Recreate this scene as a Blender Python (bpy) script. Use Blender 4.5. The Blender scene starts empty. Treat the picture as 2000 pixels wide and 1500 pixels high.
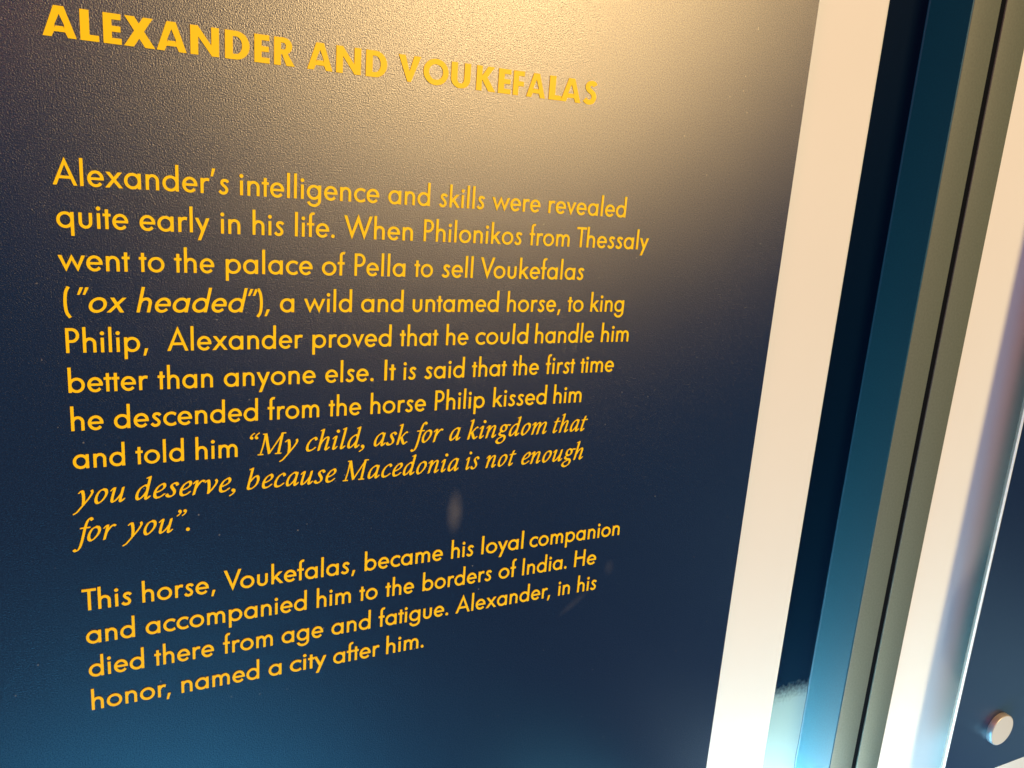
import bpy, bmesh, math, random
from mathutils import Matrix, Vector
from mathutils.geometry import delaunay_2d_cdt

# ---------------------------------------------------------------- units
# Everything is laid out in "panel units": X to the right along the panels, Y down, D behind the
# front of the panels; the camera stands 1 unit in front of them.  One unit is S metres.
S = 0.32
CAMZ = 1.40
def W(X, Y, D=0.0):
    return Vector((X * S, (1.0 + D) * S, CAMZ - Y * S))

sc = bpy.context.scene
# ---------------------------------------------------------------- camera
R = [[0.8985904861008617, -0.03974477125061132, 0.4369845437165968],
     [-0.07137891029896644, 0.9693837276571282, 0.2349473126428292],
     [-0.43294363311347794, -0.2423129004237946, 0.8682420565917338]]
cam = bpy.data.cameras.new('camera')
cam.sensor_width = 36.0
cam.lens = 36.0 * 1606.08 / 2000.0
cam.clip_start = 0.01
cam.clip_end = 100
camo = bpy.data.objects.new('camera', cam)
sc.collection.objects.link(camo)
def mp(c): return Vector((c[0], c[2], -c[1]))
cr = mp([R[i][0] for i in range(3)]); cu = -mp([R[i][1] for i in range(3)]); cb = -mp([R[i][2] for i in range(3)])
camo.matrix_world = Matrix(((cr.x, cu.x, cb.x, 0), (cr.y, cu.y, cb.y, 0), (cr.z, cu.z, cb.z, CAMZ), (0, 0, 0, 1)))
sc.camera = camo

# ---------------------------------------------------------------- world, exposure, lamps
world = bpy.data.worlds.new('World'); sc.world = world; world.use_nodes = True
bg = world.node_tree.nodes['Background']
bg.inputs[0].default_value = (1.0, 0.62, 0.70, 1); bg.inputs[1].default_value = 0.035
sc.view_settings.view_transform = 'Standard'; sc.view_settings.look = 'None'
sc.view_settings.exposure = 0; sc.view_settings.gamma = 1
sc.cycles.use_denoising = True
sc.cycles.denoiser = 'OPENIMAGEDENOISE'
sc.cycles.denoising_input_passes = 'RGB_ALBEDO_NORMAL'
sc.cycles.denoising_prefilter = 'ACCURATE'

def area(name, pos, target, power, color, sx, sy=None, spread=180):
    l = bpy.data.lights.new(name, 'AREA'); l.shape = 'RECTANGLE' if sy else 'DISK'
    l.size = sx * S
    if sy: l.size_y = sy * S
    l.energy = power; l.color = color; l.spread = math.radians(spread)
    o = bpy.data.objects.new(name, l); sc.collection.objects.link(o)
    p, t = W(*pos), W(*target)
    o.location = p; o.rotation_euler = (t - p).to_track_quat('-Z', 'Y').to_euler()
    return o
def spot(name, pos, target, power, color, radius, cone, blend=1.0):
    l = bpy.data.lights.new(name, 'SPOT'); l.energy = power; l.color = color
    l.shadow_soft_size = radius * S; l.spot_size = math.radians(cone); l.spot_blend = blend
    o = bpy.data.objects.new(name, l); sc.collection.objects.link(o)
    p, t = W(*pos), W(*target)
    o.location = p; o.rotation_euler = (t - p).to_track_quat('-Z', 'Y').to_euler()
    return o
# warm gallery lamp, high on the right; its glare lies on the top of the left panel
area('gallery_light', (4.05, -2.65, -8.0), (1.0, 0.3, 0), 78, (1.0, 0.74, 0.34), 2.6)
# added weak reddish fill for the shadowed strip of the right board
area('red_fill', (-2.6, -3.0, -4.0), (1.0, 0.3, 0), 17, (1.0, 0.30, 0.24), 2.6)
# cool daylight from low down in front of the wall, followed by added cool fills
area('low_daylight', (1.06, 1.75, -0.16), (1.20, 1.1, 0.06), 0.82, (0.15, 0.68, 1.0), 0.40, 0.20)
area('right_cool_fill', (1.66, 1.70, -0.20), (1.66, 1.1, 0.07), 0.26, (0.46, 0.82, 1.0), 0.4, 0.2)  # added fill that whitens the foot of the right board
area('low_cool_fill', (0.0, 7.0, -3.5), (0.3, 0.8, 0), 26, (0.06, 0.50, 1.0), 4.0)  # added fill that turns the bottom of the left panel bluer
area('panel_cool_fill', (7.4, 4.4, -3.0), (1.8, 1.0, 0), 1.2, (0.35, 0.75, 1.0), 2.0)  # added unseen lamp for a cool sheen on the right panel
# added unseen lamp below the recess, brightening its side toward the foot
area('recess_fill', (1.27, 1.62, 0.105), (1.345, 0.9, 0.11), 5.4, (1.0, 0.88, 0.74), 0.12, 0.04)

C = sc.collection
# ---------------------------------------------------------------- materials
def mat(name, color, rough=0.5, metallic=0.0, ior=1.45, spec=0.5, bump=None, mottling=None, coat=0.0):
    m = bpy.data.materials.new(name); m.use_nodes = True
    nt = m.node_tree; b = nt.nodes['Principled BSDF']
    b.inputs['Base Color'].default_value = (*color, 1); b.inputs['Roughness'].default_value = rough
    b.inputs['Metallic'].default_value = metallic; b.inputs['IOR'].default_value = ior
    b.inputs['Specular IOR Level'].default_value = spec
    b.inputs['Coat Weight'].default_value = coat
    tc = nt.nodes.new('ShaderNodeTexCoord')
    if bump:
        last = None
        for scale, strength, dist, detail in bump:
            n = nt.nodes.new('ShaderNodeTexNoise'); n.inputs['Scale'].default_value = scale
            n.inputs['Detail'].default_value = detail
            nt.links.new(tc.outputs['Object'], n.inputs['Vector'])
            bp = nt.nodes.new('ShaderNodeBump'); bp.inputs['Strength'].default_value = strength
            bp.inputs['Distance'].default_value = dist
            nt.links.new(n.outputs['Fac'], bp.inputs['Height'])
            if last: nt.links.new(last.outputs['Normal'], bp.inputs['Normal'])
            last = bp
        nt.links.new(last.outputs['Normal'], b.inputs['Normal'])
    if mottling:
        scale, amount = mottling
        n = nt.nodes.new('ShaderNodeTexNoise'); n.inputs['Scale'].default_value = scale
        n.inputs['Detail'].default_value = 5
        nt.links.new(tc.outputs['Object'], n.inputs['Vector'])
        r = nt.nodes.new('ShaderNodeMapRange')
        r.inputs['From Min'].default_value = 0.3; r.inputs['From Max'].default_value = 0.7
        r.inputs['To Min'].default_value = 1 - amount; r.inputs['To Max'].default_value = 1 + amount
        nt.links.new(n.outputs['Fac'], r.inputs['Value'])
        mx = nt.nodes.new('ShaderNodeMix'); mx.data_type = 'RGBA'; mx.blend_type = 'MULTIPLY'
        mx.inputs['Factor'].default_value = 1; mx.inputs['A'].default_value = (*color, 1)
        nt.links.new(r.outputs['Result'], mx.inputs['B'])
        nt.links.new(mx.outputs['Result'], b.inputs['Base Color'])
    return m
M = {}
def navy_material():
    """dark navy laminate: fine grain, a pearly satin sheen, dust specks and a few soft pale patches"""
    m = mat('grained_navy_laminate', (0.006, 0.026, 0.080), bump=[(2000, 1.0, 0.00010, 2)])
    nt = m.node_tree; N = nt.nodes; L = nt.links
    pb = N['Principled BSDF']; out = N['Material Output']
    bp = pb.inputs['Normal'].links[0].from_socket
    tc = next(n for n in N if n.type == 'TEX_COORD')
    def math_(op, a, b=None, clamp=False):
        n = N.new('ShaderNodeMath'); n.operation = op; n.use_clamp = clamp
        for i, v in enumerate((a, b)):
            if v is None: continue
            if isinstance(v, (int, float)): n.inputs[i].default_value = v
            else: L.new(v, n.inputs[i])
        return n.outputs[0]
    # mottled base
    n1 = N.new('ShaderNodeTexNoise'); n1.inputs['Scale'].default_value = 1500; n1.inputs['Detail'].default_value = 2
    L.new(tc.outputs['Object'], n1.inputs['Vector'])
    mr = N.new('ShaderNodeMapRange'); mr.inputs['From Min'].default_value = 0.3; mr.inputs['From Max'].default_value = 0.7
    mr.inputs['To Min'].default_value = 0.75; mr.inputs['To Max'].default_value = 1.25
    L.new(n1.outputs['Fac'], mr.inputs['Value'])
    mx = N.new('ShaderNodeMix'); mx.data_type = 'RGBA'; mx.blend_type = 'MULTIPLY'; mx.inputs['Factor'].default_value = 1
    mx.inputs['A'].default_value = (0.006, 0.026, 0.080, 1); L.new(mr.outputs['Result'], mx.inputs['B'])
    # dust specks
    vo = N.new('ShaderNodeTexVoronoi'); vo.inputs['Scale'].default_value = 260
    L.new(tc.outputs['Object'], vo.inputs['Vector'])
    speck = math_('LESS_THAN', vo.outputs['Distance'], 0.085)
    sx = N.new('ShaderNodeSeparateColor'); L.new(vo.outputs['Color'], sx.inputs['Color'])
    rare = math_('GREATER_THAN', sx.outputs['Red'], 0.93)
    dust = math_('MULTIPLY', math_('MULTIPLY', speck, rare), 0.35)
    # pale patches: soft ellipses at (x, z) in the panel's own metres
    xyz = N.new('ShaderNodeSeparateXYZ'); L.new(tc.outputs['Object'], xyz.inputs['Vector'])
    n2 = N.new('ShaderNodeTexNoise'); n2.inputs['Scale'].default_value = 160; n2.inputs['Detail'].default_value = 4
    L.new(tc.outputs['Object'], n2.inputs['Vector'])
    tot = None
    for X, Y, rx, ry, ang, amt in PALE_PATCHES:
        cx, cz = (X + 0.50) * S, -(Y - 1.2905) * S
        dx = math_('SUBTRACT', xyz.outputs['X'], cx); dz = math_('SUBTRACT', xyz.outputs['Z'], cz)
        c_, s_ = math.cos(math.radians(ang)), math.sin(math.radians(ang))
        u = math_('ADD', math_('MULTIPLY', dx, c_ / (rx * S)), math_('MULTIPLY', dz, s_ / (rx * S)))
        v = math_('ADD', math_('MULTIPLY', dx, -s_ / (ry * S)), math_('MULTIPLY', dz, c_ / (ry * S)))
        q = math_('SUBTRACT', 1.0, math_('ADD', math_('MULTIPLY', u, u), math_('MULTIPLY', v, v)), True)
        q = math_('MULTIPLY', math_('MULTIPLY', q, q), amt)
        tot = q if tot is None else math_('ADD', tot, q)
    tot = math_('MULTIPLY', tot, math_('ADD', n2.outputs['Fac'], 0.5))
    f = math_('ADD', tot, dust, True)
    mg = N.new('ShaderNodeMix'); mg.data_type = 'RGBA'
    L.new(f, mg.inputs['Factor']); L.new(mx.outputs['Result'], mg.inputs['A']); mg.inputs['B'].default_value = (0.42, 0.42, 0.38, 1)
    df = N.new('ShaderNodeBsdfDiffuse'); L.new(mg.outputs['Result'], df.inputs['Color']); L.new(bp, df.inputs['Normal'])
    gl = N.new('ShaderNodeBsdfAnisotropic'); gl.distribution = 'BECKMANN'
    gl.inputs['Roughness'].default_value = 0.355
    n3 = N.new('ShaderNodeTexNoise'); n3.inputs['Scale'].default_value = 2100; n3.inputs['Detail'].default_value = 2.5
    L.new(tc.outputs['Object'], n3.inputs['Vector'])
    r3 = N.new('ShaderNodeMapRange'); r3.inputs['From Min'].default_value = 0.32; r3.inputs['From Max'].default_value = 0.68
    r3.inputs['To Min'].default_value = 0.62; r3.inputs['To Max'].default_value = 1.30
    L.new(n3.outputs['Fac'], r3.inputs['Value'])
    mg3 = N.new('ShaderNodeMix'); mg3.data_type = 'RGBA'; mg3.blend_type = 'MULTIPLY'; mg3.inputs['Factor'].default_value = 1
    mg3.inputs['A'].default_value = (1.0, 0.88, 0.82, 1); L.new(r3.outputs['Result'], mg3.inputs['B'])
    L.new(mg3.outputs['Result'], gl.inputs['Color'])
    L.new(bp, gl.inputs['Normal'])
    fr = N.new('ShaderNodeFresnel'); fr.inputs['IOR'].default_value = 2.14
    ms = N.new('ShaderNodeMixShader')
    L.new(fr.outputs[0], ms.inputs[0]); L.new(df.outputs[0], ms.inputs[1]); L.new(gl.outputs[0], ms.inputs[2])
    L.new(ms.outputs[0], out.inputs['Surface'])
    N.remove(pb)
    return m
PALE_PATCHES = [(0.428, 0.454, 0.016, 0.040, 0, 0.16), (0.700, 0.580, 0.012, 0.018, 0, 0.04), (0.640, 0.633, 0.040, 0.009, 35, 0.04), (0.027, -0.055, 0.022, 0.009, 20, 0.03)]
M['navy'] = navy_material()
M['yellow'] = mat('yellow_vinyl', (0.98, 0.68, 0.003), rough=0.45, ior=1.38, mottling=(60, 0.02))
M['cream'] = mat('white_lacquer', (0.78, 0.79, 0.75), rough=0.45, ior=1.4, mottling=(9, 0.015))
M['olive'] = mat('grey_green_painted_metal', (0.115, 0.137, 0.108), rough=0.55, ior=1.4,
                 bump=[(1500, 0.3, 0.0001, 2)], mottling=(700, 0.10))
M['blue'] = mat('deep_blue_gloss_paint', (0.004, 0.072, 0.130), rough=0.5, ior=1.3,
                bump=[(1200, 0.25, 0.0001, 2)], mottling=(900, 0.10))
M['backing'] = mat('blue_black_gloss_shade_glare', (0.0004, 0.006, 0.020), rough=0.22, ior=1.3, bump=[(1200, 0.25, 0.0001, 2)])  # near-black base stands in for shade on the recess back
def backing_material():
    """blue black gloss for the shaded recess; pale foot is reflected glare painted in, soft noisy edge"""
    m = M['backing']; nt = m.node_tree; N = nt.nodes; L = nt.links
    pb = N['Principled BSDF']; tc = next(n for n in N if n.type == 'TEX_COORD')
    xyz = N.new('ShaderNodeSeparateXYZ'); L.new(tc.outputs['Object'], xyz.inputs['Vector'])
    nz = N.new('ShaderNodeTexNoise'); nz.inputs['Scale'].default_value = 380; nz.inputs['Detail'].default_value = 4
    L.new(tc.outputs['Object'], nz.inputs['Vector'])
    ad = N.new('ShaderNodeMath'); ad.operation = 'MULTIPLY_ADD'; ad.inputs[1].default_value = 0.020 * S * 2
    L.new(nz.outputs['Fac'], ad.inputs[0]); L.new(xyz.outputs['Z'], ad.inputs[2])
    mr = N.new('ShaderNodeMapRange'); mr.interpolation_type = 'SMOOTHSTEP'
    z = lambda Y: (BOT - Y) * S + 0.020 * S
    mr.inputs['From Min'].default_value = z(GLARE_Y - 0.055); mr.inputs['From Max'].default_value = z(GLARE_Y)
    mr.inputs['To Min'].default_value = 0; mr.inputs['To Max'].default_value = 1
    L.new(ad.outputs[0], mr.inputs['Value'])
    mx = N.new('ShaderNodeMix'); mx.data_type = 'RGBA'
    mx.inputs['A'].default_value = (0.0004, 0.006, 0.020, 1); mx.inputs['B'].default_value = (0.15, 0.25, 0.27, 1)  # second colour paints reflected glare onto the foot of the wall
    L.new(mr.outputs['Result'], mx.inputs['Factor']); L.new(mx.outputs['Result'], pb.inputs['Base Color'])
M['edge'] = mat('grey_teal_cut_edge', (0.14, 0.22, 0.24), rough=0.5)
M['acrylic'] = mat('pale_polished_edge', (0.72, 0.84, 0.88), rough=0.25)
M['steel'] = mat('brushed_steel', (0.55, 0.57, 0.58), rough=0.4, metallic=0.5, bump=[(3000, 0.15, 0.0001, 1)])
M['satin'] = mat('satin_nickel_face', (0.72, 0.70, 0.64), rough=0.5, metallic=0.15, bump=[(3000, 0.1, 0.0001, 1)])
M['black'] = mat('gap_shade_black', (0.002, 0.003, 0.005), rough=0.9, ior=1.2)  # black that stands in for the shade between the posts
M['wall'] = mat('dark_blue_wall_paint', (0.02, 0.05, 0.09), rough=0.6)

# ---------------------------------------------------------------- mesh helpers
def link(name, me, m=None, parent=None, loc=None):
    if m is not None and not me.materials: me.materials.append(m)
    o = bpy.data.objects.new(name, me); C.objects.link(o)
    if loc is not None: o.location = loc
    if parent is not None: o.parent = parent
    return o
def tag(o, label=None, cat=None, group=None, kind=None):
    for k, v in (('label', label), ('category', cat), ('group', group), ('kind', kind)):
        if v: o[k] = v
    return o
def box_mesh(name, X0, X1, Y0, Y1, D0, D1, org, bevel=0.0, segs=2):
    """box in panel units, vertices relative to the world point org"""
    bm = bmesh.new()
    vs = [bm.verts.new(W(x, y, d) - org) for x in (X0, X1) for y in (Y0, Y1) for d in (D0, D1)]
    for f in ((0, 1, 3, 2), (4, 6, 7, 5), (0, 4, 5, 1), (2, 3, 7, 6), (0, 2, 6, 4), (1, 5, 7, 3)):
        bm.faces.new([vs[i] for i in f])
    bmesh.ops.recalc_face_normals(bm, faces=bm.faces)
    if bevel > 0:
        bmesh.ops.bevel(bm, geom=list(bm.edges), offset=bevel * S, segments=segs, affect='EDGES', profile=0.5)
    me = bpy.data.meshes.new(name); bm.to_mesh(me); bm.free()
    return me
def empty(name, org):
    o = bpy.data.objects.new(name, None); C.objects.link(o); o.location = org; o.empty_display_size = 0.02
    return o
def smooth(me, ang=35):
    me.shade_smooth()
    try: me.set_sharp_from_angle(angle=math.radians(ang))
    except Exception: pass
# ---------------------------------------------------------------- lettering: outlines drawn as polygons, em = 1000
PI = math.pi
def rect(x0, y0, x1, y1): return [(x0, y0), (x1, y0), (x1, y1), (x0, y1)]
def arc(cx, cy, rx, ry, ix, iy, irx, iry, a0, a1, b0=None, b1=None, n=None):
    b0 = a0 if b0 is None else b0; b1 = a1 if b1 is None else b1
    n = n or max(3, int(abs(a1 - a0) / 9))
    o = [(cx + rx * math.cos(math.radians(a0 + (a1 - a0) * i / n)), cy + ry * math.sin(math.radians(a0 + (a1 - a0) * i / n))) for i in range(n + 1)]
    q = [(ix + irx * math.cos(math.radians(b1 + (b0 - b1) * i / n)), iy + iry * math.sin(math.radians(b1 + (b0 - b1) * i / n))) for i in range(n + 1)]
    return o + q
def bowl(x0, x1, y0=-10, y1=450, w=88, t=80, a0=0, a1=360, b0=None, b1=None):
    cx, cy, rx, ry = (x0 + x1) / 2, (y0 + y1) / 2, (x1 - x0) / 2, (y1 - y0) / 2
    if a1 - a0 >= 359:
        return [arc(cx, cy, rx, ry, cx, cy, rx - w, ry - t, 0, 180), arc(cx, cy, rx, ry, cx, cy, rx - w, ry - t, 180, 360)]
    return [arc(cx, cy, rx, ry, cx, cy, rx - w, ry - t, a0, a1, b0, b1)]
def disc(cx, cy, r, n=18, ry=None):
    ry = ry or r
    return [(cx + r * math.cos(2 * PI * i / n), cy + ry * math.sin(2 * PI * i / n)) for i in range(n)]
def spline(pts, per=7):
    if len(pts) == 2: return list(pts)
    out = []
    P = [(2 * pts[0][0] - pts[1][0], 2 * pts[0][1] - pts[1][1])] + list(pts) + [(2 * pts[-1][0] - pts[-2][0], 2 * pts[-1][1] - pts[-2][1])]
    for k in range(1, len(P) - 2):
        p0, p1, p2, p3 = P[k - 1:k + 3]
        for i in range(per):
            t = i / per
            out.append(tuple(0.5 * (2 * p1[j] + (p2[j] - p0[j]) * t + (2 * p0[j] - 5 * p1[j] + 4 * p2[j] - p3[j]) * t * t
                                    + (3 * p1[j] - p0[j] - 3 * p2[j] + p3[j]) * t ** 3) for j in (0, 1)))
    out.append(pts[-1])
    return out
def stroke(pts, width=None, per=7, closed=False, nib=None, skew=0.0, caps=False):
    """sweep: constant width, or a broad nib (major, minor, angle)"""
    pts = [(x + skew * y, y) for x, y in pts]
    s = spline(pts, per)
    L, Rr = [], []
    for i, q in enumerate(s):
        a = s[max(i - 1, 0)]; b = s[min(i + 1, len(s) - 1)]
        if closed and (i == 0 or i == len(s) - 1): a, b = s[-2], s[1]
        dx, dy = b[0] - a[0], b[1] - a[1]; l = math.hypot(dx, dy) or 1
        nx, ny = -dy / l, dx / l
        if nib:
            A, B, th = nib; th = math.radians(th)
            u = nx * math.cos(th) + ny * math.sin(th); v = -nx * math.sin(th) + ny * math.cos(th)
            h = 0.5 * math.hypot(A * u, B * v)
        else: h = width / 2
        L.append((q[0] + nx * h, q[1] + ny * h)); Rr.append((q[0] - nx * h, q[1] - ny * h))
    polys = []
    for i in range(len(s) - 1):
        a, b, c, d = L[i], Rr[i], Rr[i + 1], L[i + 1]
        polys.append([a, b, c]); polys.append([a, c, d])
    if nib and caps:
        A, B, th = nib; th = math.radians(th)
        for q in (s[0], s[-1]):
            polys.append([(q[0] + A / 2 * math.cos(t) * math.cos(th) - B / 2 * math.sin(t) * math.sin(th),
                           q[1] + A / 2 * math.cos(t) * math.sin(th) + B / 2 * math.sin(t) * math.cos(th))
                          for t in [2 * PI * k / 12 for k in range(12)]])
    return polys

def arch(x0, x1, w=88, top=450, ry=185, cut=0):
    cx = (x0 + x1) / 2 + 4
    return [arc(cx, top - ry, x1 - cx, ry, cx - 2, top - ry, x1 - w - cx + 2, ry - 82, 0, 168), rect(x1 - w, 0, x1, top - ry + 1)]
SG = {}   # sans: char -> (advance, polygons)
def sg(c, adv, *polys): SG[c] = (adv, [p for q in polys for p in (q if isinstance(q[0], list) else [q])])
sg('a', 534, bowl(30, 474), rect(386, 0, 474, 440))
sg('b', 534, bowl(60, 502), rect(60, 0, 148, 762))
sg('c', 408, bowl(31, 493, a0=50, a1=310, b0=38, b1=322))
sg('d', 534, bowl(30, 474), rect(386, 0, 474, 762))
sg('e', 478, bowl(33, 455, a0=-8, a1=320, b0=-8, b1=326), [(85, 186), (450, 186), (455, 222), (451, 256), (85, 256)])
sg('f', 262, rect(70, 0, 158, 640), arc(198, 638, 128, 134, 198, 638, 40, 56, 180, 66, 180, 55), rect(6, 362, 232, 438))
sg('g', 534, bowl(30, 474), rect(386, -30, 474, 440), arc(253, -29, 221, 201, 253, -29, 133, 121, 360, 196, 360, 194))
sg('h', 478, rect(62, 0, 150, 762), arch(62, 420))
sg('i', 212, rect(62, 0, 150, 438), disc(106, 572, 58))
sg('k', 452, rect(62, 0, 150, 762), [(148, 148), (148, 266), (312, 438), (428, 438)], [(350, 0), (462, 0), (262, 262), (196, 196)])
sg('l', 212, rect(62, 0, 150, 762))
sg('m', 706, rect(62, 0, 150, 438), arch(62, 396), arch(310, 646))
sg('n', 478, rect(62, 0, 150, 438), arch(62, 420))
sg('o', 524, bowl(31, 493))
sg('p', 534, bowl(60, 502), rect(60, -225, 148, 440))
sg('q', 534, bowl(30, 474), rect(386, -225, 474, 440))
sg('r', 318, rect(62, 0, 150, 438), arc(248, 268, 168, 182, 246, 262, 94, 100, 66, 172, 55, 172))
sg('s', 352, stroke([(300, 352), (262, 396), (200, 410), (140, 386), (120, 324), (160, 266), (222, 212), (264, 136), (236, 60), (168, 30), (102, 46), (54, 100)], 84))
TSTEM, TBAR = rect(64, 0, 152, 560), rect(4, 362, 212, 438)
sg('t', 218, TSTEM, TBAR)
sg('u', 468, rect(58, 170, 146, 438), rect(322, 170, 410, 438), arc(234, 171, 176, 181, 234, 171, 88, 99, 180, 360))
sg('v', 408, [(5, 438), (102, 438), (204, 165), (306, 438), (403, 438), (204, -32)])
sg('w', 690, [(0, 438), (95, 438), (200, 158), (345, 470), (490, 158), (595, 438), (690, 438), (494, -28), (345, 298), (196, -28)])
sg('x', 462, [(2, 0), (110, 0), (446, 438), (338, 438)], [(20, 438), (128, 438), (460, 0), (352, 0)])
sg('y', 414, [(318, 438), (414, 438), (168, -225), (74, -225)], [(4, 438), (102, 438), (248, 108), (192, 10)])
sg('A', 618, [(4, 0), (100, 0), (308, 560), (516, 0), (612, 0), (308, 765)], rect(150, 178, 466, 256))
sg('H', 610, rect(66, 0, 154, 735), rect(456, 0, 544, 735), rect(150, 345, 460, 425))
sg('I', 222, rect(66, 0, 154, 735))
sg('P', 452, rect(66, 0, 154, 735), rect(150, 655, 230, 735), rect(150, 300, 230, 380), arc(228, 517.5, 200, 217.5, 228, 517.5, 112, 137.5, -90, 90))
sg('T', 400, rect(2, 655, 402, 735), rect(158, 0, 246, 657))
sg('V', 560, [(2, 735), (100, 735), (280, 215), (460, 735), (558, 735), (280, -32)])
sg('W', 925, [(2, 735), (98, 735), (262, 220), (462, 790), (662, 220), (826, 735), (922, 735), (662, -32), (462, 520), (262, -32)])
sg('.', 200, disc(98, 48, 58))
sg(',', 215, [(52, -128), (120, -128), (190, 92), (98, 92)])
sg('’', 205, [(50, 500), (116, 500), (186, 735), (94, 735)])
sg('“', 330, [(40, 520), (104, 520), (176, 735), (88, 735)], [(182, 520), (246, 520), (318, 735), (230, 735)])
sg('”', 330, [(40, 520), (104, 520), (176, 735), (88, 735)], [(182, 520), (246, 520), (318, 735), (230, 735)])
sg('(', 300, stroke([(212, 750), (140, 590), (112, 300), (140, 10), (226, -150)], 84))
sg(')', 280, stroke([(66, 750), (140, 590), (168, 300), (140, 10), (54, -150)], 84))
def shift(polys, dx): return [[(x + dx, y) for x, y in p] for p in polys]
def cluster(a, b, kern=0):
    adv = SG[a][0] + kern
    SG[a + b] = (adv + SG[b][0], SG[a][1] + shift(SG[b][1], adv))
cluster('t', 't', 0); cluster('f', 't', -18); cluster('t', 'y', -22); cluster('f', 'i', -12); cluster('t', 'i', -14)
KERN = {('V', 'o'): -70, ('P', 'e'): -20, ('T', 'h'): -20, ('r', ','): -45, ('f', 'a'): -22, ('r', '’'): -20, ('r', 'o'): -12,
        ('w', 'e'): -10, ('v', 'e'): -14, ('y', 'a'): -12, ('o', 'y'): -10, ('W', 'h'): -10, ('f', 'e'): -15, ('f', 'r'): -10,
        ('a', 'v'): -6, ('e', 'v'): -8, ('l', 'y'): -6, (')', ','): -60, ('’', 's'): 40, ('(', '“'): 20, ('“', 'o'): -20}

NIB = (94, 34, 30)
K = 0.21
IG = {}   # serif italic (already slanted)
def ig(c, adv, *paths, dots=()):
    P = []
    for p in paths:
        nib = NIB
        if isinstance(p, tuple): p, nib = p
        P += stroke(p, nib=nib, skew=K, caps=True, per=6)
    for x, y, r in dots: P.append(disc(x + K * y, y, r, 14))
    IG[c] = (adv, P)
FINE = (60, 30, 30)
HEAD = [(38, 712), (75, 728), (112, 748)]
ENT = [(22, 395), (52, 440), (84, 470), (118, 468)]
def exit_(x): return [(x, 85), (x + 16, 32), (x + 52, 32), (x + 100, 88)]
ig('a', 470, [(335, 425), (285, 466), (220, 458), (130, 370), (84, 225), (92, 90), (138, 32), (200, 56), (285, 170), (335, 290)], [(346, 455), (336, 300), (332, 150), (334, 85), (350, 32), (386, 32), (430, 88)])
ig('b', 470, (HEAD, FINE), [(112, 740), (102, 400), (96, 150), (104, 60), (150, 30)], [(150, 30), (240, 56), (330, 160), (362, 300), (340, 420), (288, 462), (210, 420), (112, 270)])
ig('c', 385, [(326, 400), (300, 456), (240, 462), (150, 390), (92, 250), (94, 100), (150, 34), (225, 34), (290, 66), (340, 115)])
ig('d', 480, [(335, 425), (285, 466), (220, 458), (130, 370), (84, 225), (92, 90), (138, 32), (200, 56), (285, 170), (335, 290)], ([(268, 712), (305, 728), (342, 748)], FINE), [(342, 740), (338, 300), (332, 150), (334, 85), (350, 32), (386, 32), (430, 88)])
ig('e', 385, [(92, 205), (190, 232), (285, 300), (320, 390), (286, 462), (222, 456), (140, 380), (90, 245), (98, 100), (150, 34), (228, 34), (290, 66), (340, 115)])
ig('f', 300, [(352, 708), (318, 756), (268, 744), (226, 640), (206, 440), (196, 100), (176, -130), (130, -250), (70, -272), (28, -240)], ([(88, 458), (200, 462), (330, 466)], FINE))
ig('g', 425, [(210, 212), (130, 250), (106, 340), (140, 440), (215, 466), (290, 420), (310, 330), (280, 240), (210, 212)], ([(285, 420), (340, 458), (430, 455)], (66, 36, 30)),
   [(160, 224), (104, 168), (112, 104), (200, 66), (300, 40), (345, -40), (330, -140), (240, -226), (130, -226), (60, -160), (80, -80), (160, -20), (240, 20)])
ig('h', 478, (HEAD, FINE), [(112, 740), (104, 300), (96, 20)], ([(100, 190), (160, 340), (230, 430), (290, 462), (330, 430), (334, 350)], (84, 34, 30)), [(334, 380), (326, 220), (318, 85), (334, 32), (370, 32), (414, 88)])
ig('i', 258, (ENT, FINE), [(112, 462), (104, 250), (98, 85), (114, 32), (150, 32), (196, 88)], dots=[(132, 652, 56)])
ig('k', 440, (HEAD, FINE), [(112, 740), (104, 300), (96, 20)], ([(104, 205), (200, 300), (270, 400), (320, 450), (352, 440)], (70, 36, 30)), [(176, 270), (245, 140), (300, 45), (350, 28), (396, 78)])
ig('l', 248, (HEAD, FINE), [(112, 740), (104, 300), (98, 85), (114, 32), (150, 32), (196, 88)])
ig('m', 725, (ENT, FINE), [(112, 462), (104, 250), (92, 20)], ([(98, 190), (150, 330), (215, 430), (270, 462), (306, 430), (310, 350)], (84, 34, 30)), [(310, 380), (302, 220), (294, 20)],
   ([(298, 190), (350, 330), (430, 430), (500, 462), (540, 430), (548, 350)], (84, 34, 30)), [(548, 380), (540, 220), (532, 85), (548, 32), (584, 32), (628, 88)])
ig('n', 478, (ENT, FINE), [(112, 462), (104, 250), (92, 20)], ([(98, 190), (150, 330), (220, 430), (285, 462), (326, 430), (332, 350)], (84, 34, 30)), [(332, 380), (326, 220), (318, 85), (334, 32), (370, 32), (414, 88)])
ig('o', 440, [(230, 462), (140, 400), (88, 250), (96, 100), (160, 28), (240, 70), (320, 200), (345, 330), (310, 430), (230, 462)])
ig('r', 345, (ENT, FINE), [(112, 462), (104, 250), (92, 20)], ([(98, 190), (150, 330), (215, 430), (265, 462), (312, 446)], (84, 44, 30)))
ig('s', 340, [(288, 398), (262, 446), (206, 460), (146, 430), (132, 366), (176, 290), (236, 206), (246, 110), (200, 44), (128, 30), (72, 56), (46, 100)])
ig('t', 285, [(150, 590), (122, 450), (106, 250), (98, 85), (116, 32), (156, 32), (205, 88)], ([(36, 448), (130, 462), (262, 466)], FINE))
ig('u', 482, (ENT, FINE), [(112, 462), (98, 280), (92, 110), (112, 36), (170, 42), (260, 150), (330, 290)], [(344, 462), (334, 250), (326, 85), (342, 32), (378, 32), (424, 88)])
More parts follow.
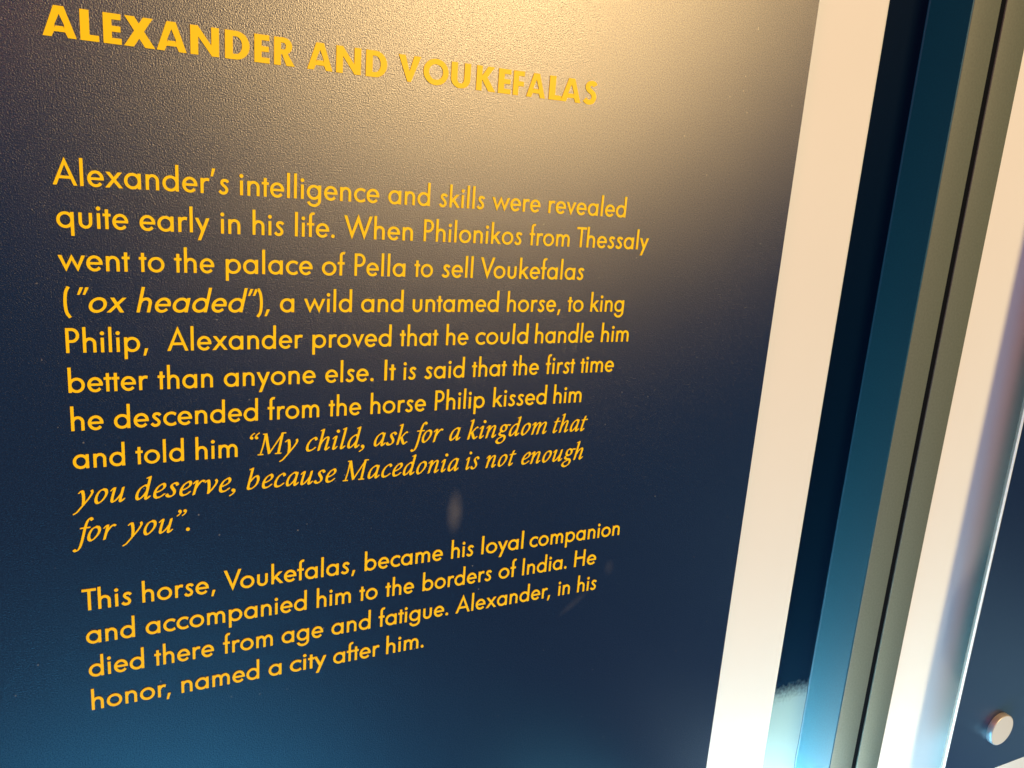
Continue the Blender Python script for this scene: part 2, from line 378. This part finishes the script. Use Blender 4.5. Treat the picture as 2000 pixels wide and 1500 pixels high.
ig('v', 415, ([(20, 405), (52, 446), (84, 462), (114, 440)], FINE), [(104, 450), (140, 330), (166, 170), (176, 24)], ([(176, 20), (270, 160), (335, 300), (350, 400), (318, 456)], (80, 36, 30)))
ig('y', 430, ([(20, 405), (52, 446), (84, 462), (118, 440)], FINE), [(106, 450), (148, 330), (180, 170), (196, 10)], ([(356, 456), (376, 380), (320, 220), (230, 60), (130, -110), (60, -220), (-4, -268)], (80, 36, 30)))
ig('M', 800, ([(112, 700), (122, 350), (100, 24)], (50, 34, 30)), [(128, 712), (250, 360), (366, 40)], ([(366, 40), (500, 360), (640, 700)], (50, 36, 30)), [(632, 712), (640, 350), (646, 24)],
   ([(36, 14), (180, 14)], (40, 34, 0)), ([(560, 14), (730, 14)], (40, 34, 0)), ([(50, 716), (140, 716)], (40, 34, 0)), ([(620, 716), (730, 716)], (40, 34, 0)))
ig(',', 215, ([(146, 50), (150, -10), (110, -80), (40, -138)], (50, 34, 30)), dots=[(104, 44, 56)])
ig('.', 220, dots=[(104, 46, 58)])
ig('”', 350, ([(86, 712), (92, 660), (62, 600), (10, 548)], (46, 30, 30)), ([(236, 712), (242, 660), (212, 600), (160, 548)], (46, 30, 30)), dots=[(54, 700, 48), (204, 700, 48)])
ig('“', 330, ([(14, 610), (12, 660), (46, 722), (96, 764)], (46, 30, 30)), ([(160, 610), (158, 660), (192, 722), (242, 764)], (46, 30, 30)), dots=[(50, 606, 48), (196, 606, 48)])
IKERN = {('r', 'v'): -10, ('u', '”'): 10, ('”', '.'): -40, ('f', 'o'): -30, ('M', 'y'): -25}

BG = {}   # heavy capitals in a box of height 750
def bgf(c, *polys): BG[c] = [p for q in polys for p in (q if isinstance(q[0], list) else [q])]
bgf('A', [(0, 0), (162, 0), (222, 168), (222, 300), (310, 560), (402, 750), (214, 750)], [(620, 0), (458, 0), (398, 168), (398, 300), (310, 560), (214, 750), (402, 750)], [(205, 130), (415, 130), (385, 268), (235, 268)])
bgf('L', rect(0, 0, 178, 750), rect(170, 0, 360, 150))
bgf('E', rect(0, 0, 175, 750), rect(170, 0, 370, 148), rect(170, 302, 352, 448), rect(170, 602, 362, 750))
bgf('F', rect(0, 0, 175, 750), rect(170, 290, 350, 436), rect(170, 602, 362, 750))
bgf('X', [(0, 0), (200, 0), (600, 750), (400, 750)], [(22, 750), (222, 750), (640, 0), (430, 0)])
bgf('N', rect(0, 0, 165, 750), rect(440, 0, 605, 750), [(0, 750), (160, 750), (605, 0), (450, 0), (0, 748)][:4])
bgf('D', rect(0, 0, 175, 750), rect(170, 0, 245, 145), rect(170, 605, 245, 750), arc(243, 375, 310, 375, 243, 375, 138, 230, -90, 90))
bgf('R', rect(0, 0, 172, 750), rect(168, 612, 240, 750), rect(168, 300, 250, 430), arc(238, 526, 214, 224, 238, 521, 56, 91, -90, 90), [(185, 345), (330, 345), (520, 0), (310, 0)])
bgf('V', [(0, 750), (190, 750), (310, 290), (430, 750), (620, 750), (360, -10), (260, -10)])
bgf('O', bowl(0, 760, -12, 762, 168, 162))
bgf('U', rect(0, 270, 172, 750), rect(360, 270, 532, 750), arc(266, 271, 266, 283, 266, 271, 94, 135, 180, 360))
bgf('K', rect(0, 0, 172, 750), [(165, 330), (165, 440), (345, 750), (550, 750), (322, 400)], [(380, 0), (600, 0), (330, 420), (190, 380), (165, 360)])
bgf('S', stroke([(372, 610), (330, 665), (255, 682), (165, 650), (120, 560), (160, 470), (250, 405), (330, 330), (352, 220), (300, 110), (205, 70), (120, 85), (42, 150)], 160))

def union(polys, depth):
    """boolean union of overlapping polygons -> raised letter: front sheet and rim"""
    V, F = [], []
    for p in polys:
        q = [p[0]]
        for v in p[1:]:
            if abs(v[0] - q[-1][0]) + abs(v[1] - q[-1][1]) > 1e-3: q.append(v)
        if len(q) < 3: continue
        a = sum(q[i][0] * q[(i + 1) % len(q)][1] - q[(i + 1) % len(q)][0] * q[i][1] for i in range(len(q)))
        if abs(a) < 1e-2: continue
        if a < 0: q.reverse()
        F.append(list(range(len(V), len(V) + len(q)))); V += [Vector(v) for v in q]
    r = delaunay_2d_cdt(V, [], F, 0, 0.05)
    co, faces, of = r[0], r[2], r[5]
    keep = [f for f, o in zip(faces, of) if len(o) > 0]
    return [tuple(v) for v in co], keep
def letter_mesh(name, placed, thick):
    """placed: list of (verts2d in panel units with Y down, faces); sheet raised by `thick` from the panel"""
    me = bpy.data.meshes.new(name)
    V, F = [], []
    for co, faces in placed:
        used = sorted({i for f in faces for i in f}); idx = {i: k for k, i in enumerate(used)}
        base = len(V); n = len(used)
        for i in used: V.append((co[i][0] * S, -thick * S, -co[i][1] * S))
        edges = {}
        for f in faces:
            g = [base + idx[i] for i in f]
            a = sum(co[f[i]][0] * co[f[(i + 1) % 3]][1] - co[f[(i + 1) % 3]][0] * co[f[i]][1] for i in range(3))
            if a > 0: g.reverse()      # counter-clockwise seen from the front
            F.append(g)
            for i in range(3): edges[(g[i], g[(i + 1) % 3])] = 1
        rim = [e for e in edges if (e[1], e[0]) not in edges]
        back = {}
        for a, b in rim:
            for v in (a, b):
                if v not in back:
                    back[v] = len(V); V.append((V[v][0], 0.0002 * S, V[v][2]))
            F.append([b, a, back[a], back[b]])
    me.from_pydata(V, [], F); me.update()
    return me
_cache = {}
def glyph(kind, c):
    if (kind, c) not in _cache:
        if kind == 'r': polys, adv = SG[c][1], SG[c][0]
        elif kind == 'i':
            polys, adv = SG[c][1], SG[c][0]
            if c not in '(),“”’': polys = [[(x + 0.21 * y, y) for x, y in p] for p in polys]
            elif c in '“”,': polys = [[(x + 0.12 * y, y) for x, y in p] for p in polys]
        elif kind == 's': polys, adv = IG[c][1], IG[c][0]
        else: polys, adv = BG[c], 0
        _cache[(kind, c)] = (adv, *union(polys, 0))
    return _cache[(kind, c)]
def word_layout(word, kind):
    x, out, prev, i = 0.0, [], None, 0
    while i < len(word):
        c = word[i]
        if kind == 'r' and word[i:i + 2] in SG: c = word[i:i + 2]
        kern = (IKERN if kind == 's' else KERN)
        x += kern.get((prev[-1], c[0]), 0) if prev else 0
        adv, co, fs = glyph(kind, c)
        out.append(([(vx + x, vy) for vx, vy in co], fs))
        x += adv; prev = c; i += len(c)
    used = [co[i][0] for co, fs in out for f in fs for i in f]
    return out, min(used), max(used)
GLARE_EDGE_Y = 1.0732
HEADING_Y = -0.1114
# measured layout of the lettering on the panel: baseline, then words with their left and right ends
HEADING=[
('A',-0.0485,-0.0182),('L',-0.0149,0.0022),('E',0.0061,0.0231),('X',0.0251,0.0550),('A',0.0562,0.0857),('N',0.0895,0.1187),('D',0.1247,0.1506),('E',0.1555,0.1720),('R',0.1767,0.1996),('A',0.2135,0.2424),('N',0.2465,0.2757),('D',0.2815,0.3073),('V',0.3209,0.3492),('O',0.3526,0.3851),('U',0.3886,0.4143),('K',0.4224,0.4490),('E',0.4525,0.4702),('F',0.4735,0.4890),('A',0.4927,0.5201),('L',0.5255,0.5442),('A',0.5434,0.5735),('S',0.5774,0.5974)
]
LINES=[
 (0.03368,[('Alexander’s','r',-0.0473,0.1278),('intelligence','r',0.1389,0.3028),('and','r',0.3142,0.3687),('skills','r',0.3810,0.4442),('were','r',0.4547,0.5259),('revealed','r',0.5384,0.6628)]),
 (0.07762,[('quite','r',-0.0459,0.0227),('early','r',0.0339,0.1062),('in','r',0.1179,0.1396),('his','r',0.1531,0.1891),('life.','r',0.2014,0.2490),('When','r',0.2600,0.3481),('Philonikos','r',0.3624,0.5021),('from','r',0.5129,0.5754),('Thessaly','r',0.5862,0.7072)]),
 (0.12302,[('went','r',-0.0466,0.0227),('to','r',0.0319,0.0579),('the','r',0.0681,0.1107),('palace','r',0.1231,0.2229),('of','r',0.2341,0.2626),('Pella','r',0.2743,0.3400),('to','r',0.3520,0.3772),('sell','r',0.3894,0.4334),('Voukefalas','r',0.4438,0.6035)]),
 (0.16838,[('(“ox','i',-0.0437,0.0181),('headed”),','i',0.0276,0.1729),('a','r',0.1845,0.2015),('wild','r',0.2131,0.2723),('and','r',0.2840,0.3393),('untamed','r',0.3517,0.4740),('horse,','r',0.4868,0.5704),('to','r',0.5812,0.6073),('king','r',0.6191,0.6758)]),
 (0.21306,[('Philip,','r',-0.0437,0.0384),('Alexander','r',0.0584,0.2120),('proved','r',0.2239,0.3250),('that','r',0.3364,0.3890),('he','r',0.4004,0.4324),('could','r',0.4430,0.5225),('handle','r',0.5335,0.6294),('him','r',0.6421,0.6897)]),
 (0.25814,[('better','r',-0.0436,0.0370),('than','r',0.0473,0.1074),('anyone','r',0.1197,0.2285),('else.','r',0.2406,0.3032),('It','r',0.3173,0.3324),('is','r',0.3430,0.3609),('said','r',0.3723,0.4295),('that','r',0.4405,0.4925),('the','r',0.5019,0.5434),('first','r',0.5546,0.6022),('time','r',0.6116,0.6691)]),
 (0.30250,[('he','r',-0.0431,-0.0105),('descended','r',0.0002,0.1589),('from','r',0.1704,0.2338),('the','r',0.2458,0.2878),('horse','r',0.3003,0.3765),('Philip','r',0.3893,0.4626),('kissed','r',0.4755,0.5599),('him','r',0.5715,0.6183)]),
 (0.34740,[('and','r',-0.0434,0.0100),('told','r',0.0212,0.0736),('him','r',0.0865,0.1347),('“My','s',0.1493,0.2081),('child,','s',0.2176,0.2938),('ask','s',0.3062,0.3533),('for','s',0.3573,0.4037),('a','s',0.4128,0.4294),('kingdom','s',0.4396,0.5647),('that','s',0.5749,0.6332)]),
 (0.39198,[('you','s',-0.0465,0.0085),('deserve,','s',0.0191,0.1319),('because','s',0.1452,0.2576),('Macedonia','s',0.2660,0.4295),('is','s',0.4400,0.4604),('not','s',0.4706,0.5183),('enough','s',0.5272,0.6306)]),
 (0.43744,[('for','s',-0.0488,-0.0020),('you”.','s',0.0033,0.0783)]),
 (0.52532,[('This','r',-0.0421,0.0113),('horse,','r',0.0226,0.1068),('Voukefalas,','r',0.1171,0.2863),('became','r',0.2992,0.4130),('his','r',0.4259,0.4608),('loyal','r',0.4732,0.5414),('companion','r',0.5519,0.7118)]),
 (0.56952,[('and','r',-0.0400,0.0131),('accompanied','r',0.0251,0.2214),('him','r',0.2347,0.2813),('to','r',0.2932,0.3188),('the','r',0.3302,0.3718),('borders','r',0.3848,0.4927),('of','r',0.5040,0.5325),('India.','r',0.5433,0.6203),('He','r',0.6336,0.6732)]),
 (0.61439,[('died','r',-0.0391,0.0220),('there','r',0.0338,0.1040),('from','r',0.1151,0.1775),('age','r',0.1890,0.2442),('and','r',0.2555,0.3102),('fatigue.','r',0.3218,0.4266),('Alexander,','r',0.4381,0.5957),('in','r',0.6092,0.6301),('his','r',0.6437,0.6789)]),
 (0.65973,[('honor,','r',-0.0380,0.0514),('named','r',0.0641,0.1601),('a','r',0.1722,0.1891),('city','r',0.2001,0.2491),('after','r',0.2588,0.3244),('him.','r',0.3345,0.3909)]),
]
# ---------------------------------------------------------------- the wall behind everything
tag(link('wall', box_mesh('wall', -1.5, 4.2, -2.2, 2.4, 0.160, 0.22, W(0, 0, 0)), M['wall'], loc=W(0, 0, 0)), kind='structure')

# ---------------------------------------------------------------- white mounting boards
TOP, BOT = -1.6, 1.75
GAP = 0.069        # the panels stand this far in front of the boards
WALL = 0.150       # back of the recess
def mounting_board(x0, x1, label):
    org = W((x0 + x1) / 2, BOT, GAP)
    me = box_mesh('mounting_board', x0, x1, TOP, BOT, GAP, 0.158, org, bevel=0.016, segs=6); smooth(me, 50)
    o = link('mounting_board', me, M['cream'], loc=org)
    return tag(o, label, 'board', 'white mounting boards behind the panels')
mounting_board(-0.62, 1.119 * (1 + GAP), 'tall white board behind the left panel with the yellow text')
mounting_board(1.4535 * 1.06 - 0.004, 3.2, 'tall white board at the right, behind the blank panel with the steel bolt')

# ---------------------------------------------------------------- dark blue channel between the boards
CX = 1.379
org = W(CX, BOT, 0.149)
ch = empty('recessed_channel', org)
tag(ch, 'dark glossy blue recess between the left white board and the grey green posts', 'recess')
XL = 1.119 * (1 + GAP) + 0.001
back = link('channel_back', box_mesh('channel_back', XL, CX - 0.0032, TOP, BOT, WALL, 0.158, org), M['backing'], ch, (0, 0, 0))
bm = bmesh.new(); prof = []
Rf = 0.003
for i in range(9):
    a = math.radians(90 * i / 8)
    prof.append((CX - Rf + Rf * math.sin(a), WALL - Rf + Rf * math.cos(a)))
prof += [(CX, 0.064), (CX + 0.0004, 0.0612), (CX + 0.003, 0.0605)]
NY = 6
rows = []
for j in range(NY + 1):
    y = TOP + (BOT - TOP) * j / NY
    rows.append(([bm.verts.new(W(x, y, d) - org) for x, d in prof]))
for j in range(NY):
    for i in range(len(prof) - 1):
        bm.faces.new([rows[j][i], rows[j][i + 1], rows[j + 1][i + 1], rows[j + 1][i]])
me = bpy.data.meshes.new('channel_side'); bm.to_mesh(me); bm.free(); smooth(me, 60)
link('channel_side', me, M['blue'], ch, (0, 0, 0))
GLARE_Y = GLARE_EDGE_Y
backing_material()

# ---------------------------------------------------------------- grey green posts
def post(x0, x1, label):
    org = W((x0 + x1) / 2, BOT, 0.06)
    me = box_mesh('frame_post', x0, x1, TOP, BOT, 0.06, 0.158, org, bevel=0.0016, segs=2); smooth(me, 50)
    return tag(link('frame_post', me, M['olive'], loc=org), label, 'post', 'grey green metal posts standing side by side')
k = 1.06
post(CX + 0.0032, 1.3702 * k, 'grey green metal post to the left of the narrow black gap, beside the recess')
post(1.3848 * k, 1.4535 * k, 'grey green metal post to the right of the narrow black gap')
org = W(1.377 * k, BOT, 0.10)
g = link('gap_shade_strip', box_mesh('gap_shade_strip', 1.3702 * k + 0.0004, 1.3848 * k - 0.0004, TOP, BOT, 0.0625, 0.157, org), M['black'], loc=org)  # added strip that fills the gap with black in place of shade
tag(g, 'black strip standing in for the shade in the narrow gap between the two grey green posts', 'strip')

# ---------------------------------------------------------------- information panels
def make_bolt(x, y, parent, porg):
    org = W(x, y, 0)
    b = empty('standoff_bolt', org - porg); b.parent = parent
    n, r = 48, 0.0395
    bm = bmesh.new()
    rings = [(r * 0.985, 0.0), (r, -0.0006), (r, -0.0118), (r * 0.985, -0.0128), (r * 0.955, -0.0132)]
    vs = [[bm.verts.new(Vector((q * math.cos(2 * PI * i / n) * S, d * S, q * math.sin(2 * PI * i / n) * S))) for i in range(n)] for q, d in rings]
    for a, c in zip(vs, vs[1:]):
        for i in range(n): bm.faces.new([a[i], a[(i + 1) % n], c[(i + 1) % n], c[i]])
    bmesh.ops.recalc_face_normals(bm, faces=bm.faces)
    me = bpy.data.meshes.new('bolt_cap'); bm.to_mesh(me); bm.free(); smooth(me, 50)
    link('bolt_rim', me, M['steel'], b, (0, 0, 0))
    bm = bmesh.new()
    bm.faces.new([bm.verts.new(Vector((r * 0.955 * math.cos(2 * PI * i / n) * S, -0.0132 * S, r * 0.955 * math.sin(2 * PI * i / n) * S))) for i in range(n)])
    me = bpy.data.meshes.new('bolt_face'); bm.to_mesh(me); bm.free()
    link('bolt_face', me, M['satin'], b, (0, 0, 0))
    bm = bmesh.new()
    q = r * 0.8
    a = [bm.verts.new(Vector((q * math.cos(2 * PI * i / 32) * S, 0.0092 * S, q * math.sin(2 * PI * i / 32) * S))) for i in range(32)]
    c = [bm.verts.new(Vector((q * math.cos(2 * PI * i / 32) * S, (GAP - 0.0002) * S, q * math.sin(2 * PI * i / 32) * S))) for i in range(32)]
    for i in range(32): bm.faces.new([a[i], a[(i + 1) % 32], c[(i + 1) % 32], c[i]])
    bm.faces.new(a); bm.faces.new(c)
    bmesh.ops.recalc_face_normals(bm, faces=bm.faces)
    me = bpy.data.meshes.new('bolt_spacer'); bm.to_mesh(me); bm.free(); smooth(me, 50)
    link('bolt_spacer', me, M['steel'], b, (0, 0, 0))
    return b
PB = 1.2905
def panel(x0, x1, y0, label, edge_strip):
    org = W(x0, PB, 0)
    p = empty('information_panel', org)
    tag(p, label, 'sign', 'dark blue panels on the white boards')
    face = box_mesh('panel_face', x0 + edge_strip, x1 - edge_strip, y0, PB - edge_strip * 0.5, 0.0, 0.004, org, bevel=0.0003, segs=1)
    link('panel_face', face, M['navy'], p, (0, 0, 0))
    link('panel_core', box_mesh('panel_core', x0 + 0.0006, x1 - 0.0006, y0 + 0.0006, PB - 0.0006, 0.0042, 0.0092, org), M['edge'], p, (0, 0, 0))
    if edge_strip > 0.001:
        link('edge_strip', box_mesh('edge_strip', x0, x0 + edge_strip - 0.0003, y0, PB, -0.0004, 0.004, org, bevel=0.0006, segs=2), M['acrylic'], p, (0, 0, 0))
    for bx in (x0 + 0.169, x1 - 0.169):
        for by in (y0 + 0.123, PB - 0.123): make_bolt(bx, by, p, org)
    return p, org
p1, o1 = panel(-0.50, 0.9672, -1.02, 'dark blue panel with the yellow heading and paragraphs of text', 0.0008)
p2, o2 = panel(1.6885, 3.05, -1.02, 'blank dark blue panel at the right edge, held by a round steel bolt', 0.0032)

# ---------------------------------------------------------------- lettering
EM = 0.0374
THICK = 0.0009
HY = HEADING_Y
hx0 = HEADING[0][1]
head = empty('heading', W(hx0, HY, 0) - o1); head.parent = p1
for c, a, b in HEADING:
    adv, co, fs = glyph('b', c)
    used = [co[i][0] for f in fs for i in f]; lo, hi = min(used), max(used)
    kx = (b - a) / (hi - lo); ky = 0.0294 / 750
    me = letter_mesh('letter', [([((x - lo) * kx, y * ky) for x, y in co], fs)], THICK)
    # outlines carry y upward: flip to panel units
    for v in me.vertices: v.co.z = -v.co.z
    me.flip_normals()
    link('letter', me, M['yellow'], head, W(a, HY, 0) - W(hx0, HY, 0))
for Y, words in LINES:
    x0 = words[0][2]
    ln = empty('text_line', W(x0, Y, 0) - o1); ln.parent = p1
    for w, kind, a, b in words:
        lay, lo, hi = word_layout(w, kind)
        kx = (b - a) / (hi - lo); ky = EM / 1000
        me = letter_mesh('word', [([((x - lo) * kx, y * ky) for x, y in co], fs) for co, fs in lay], THICK)
        for v in me.vertices: v.co.z = -v.co.z
        me.flip_normals()
        link('word', me, M['yellow'], ln, W(a, Y, 0) - W(x0, Y, 0))
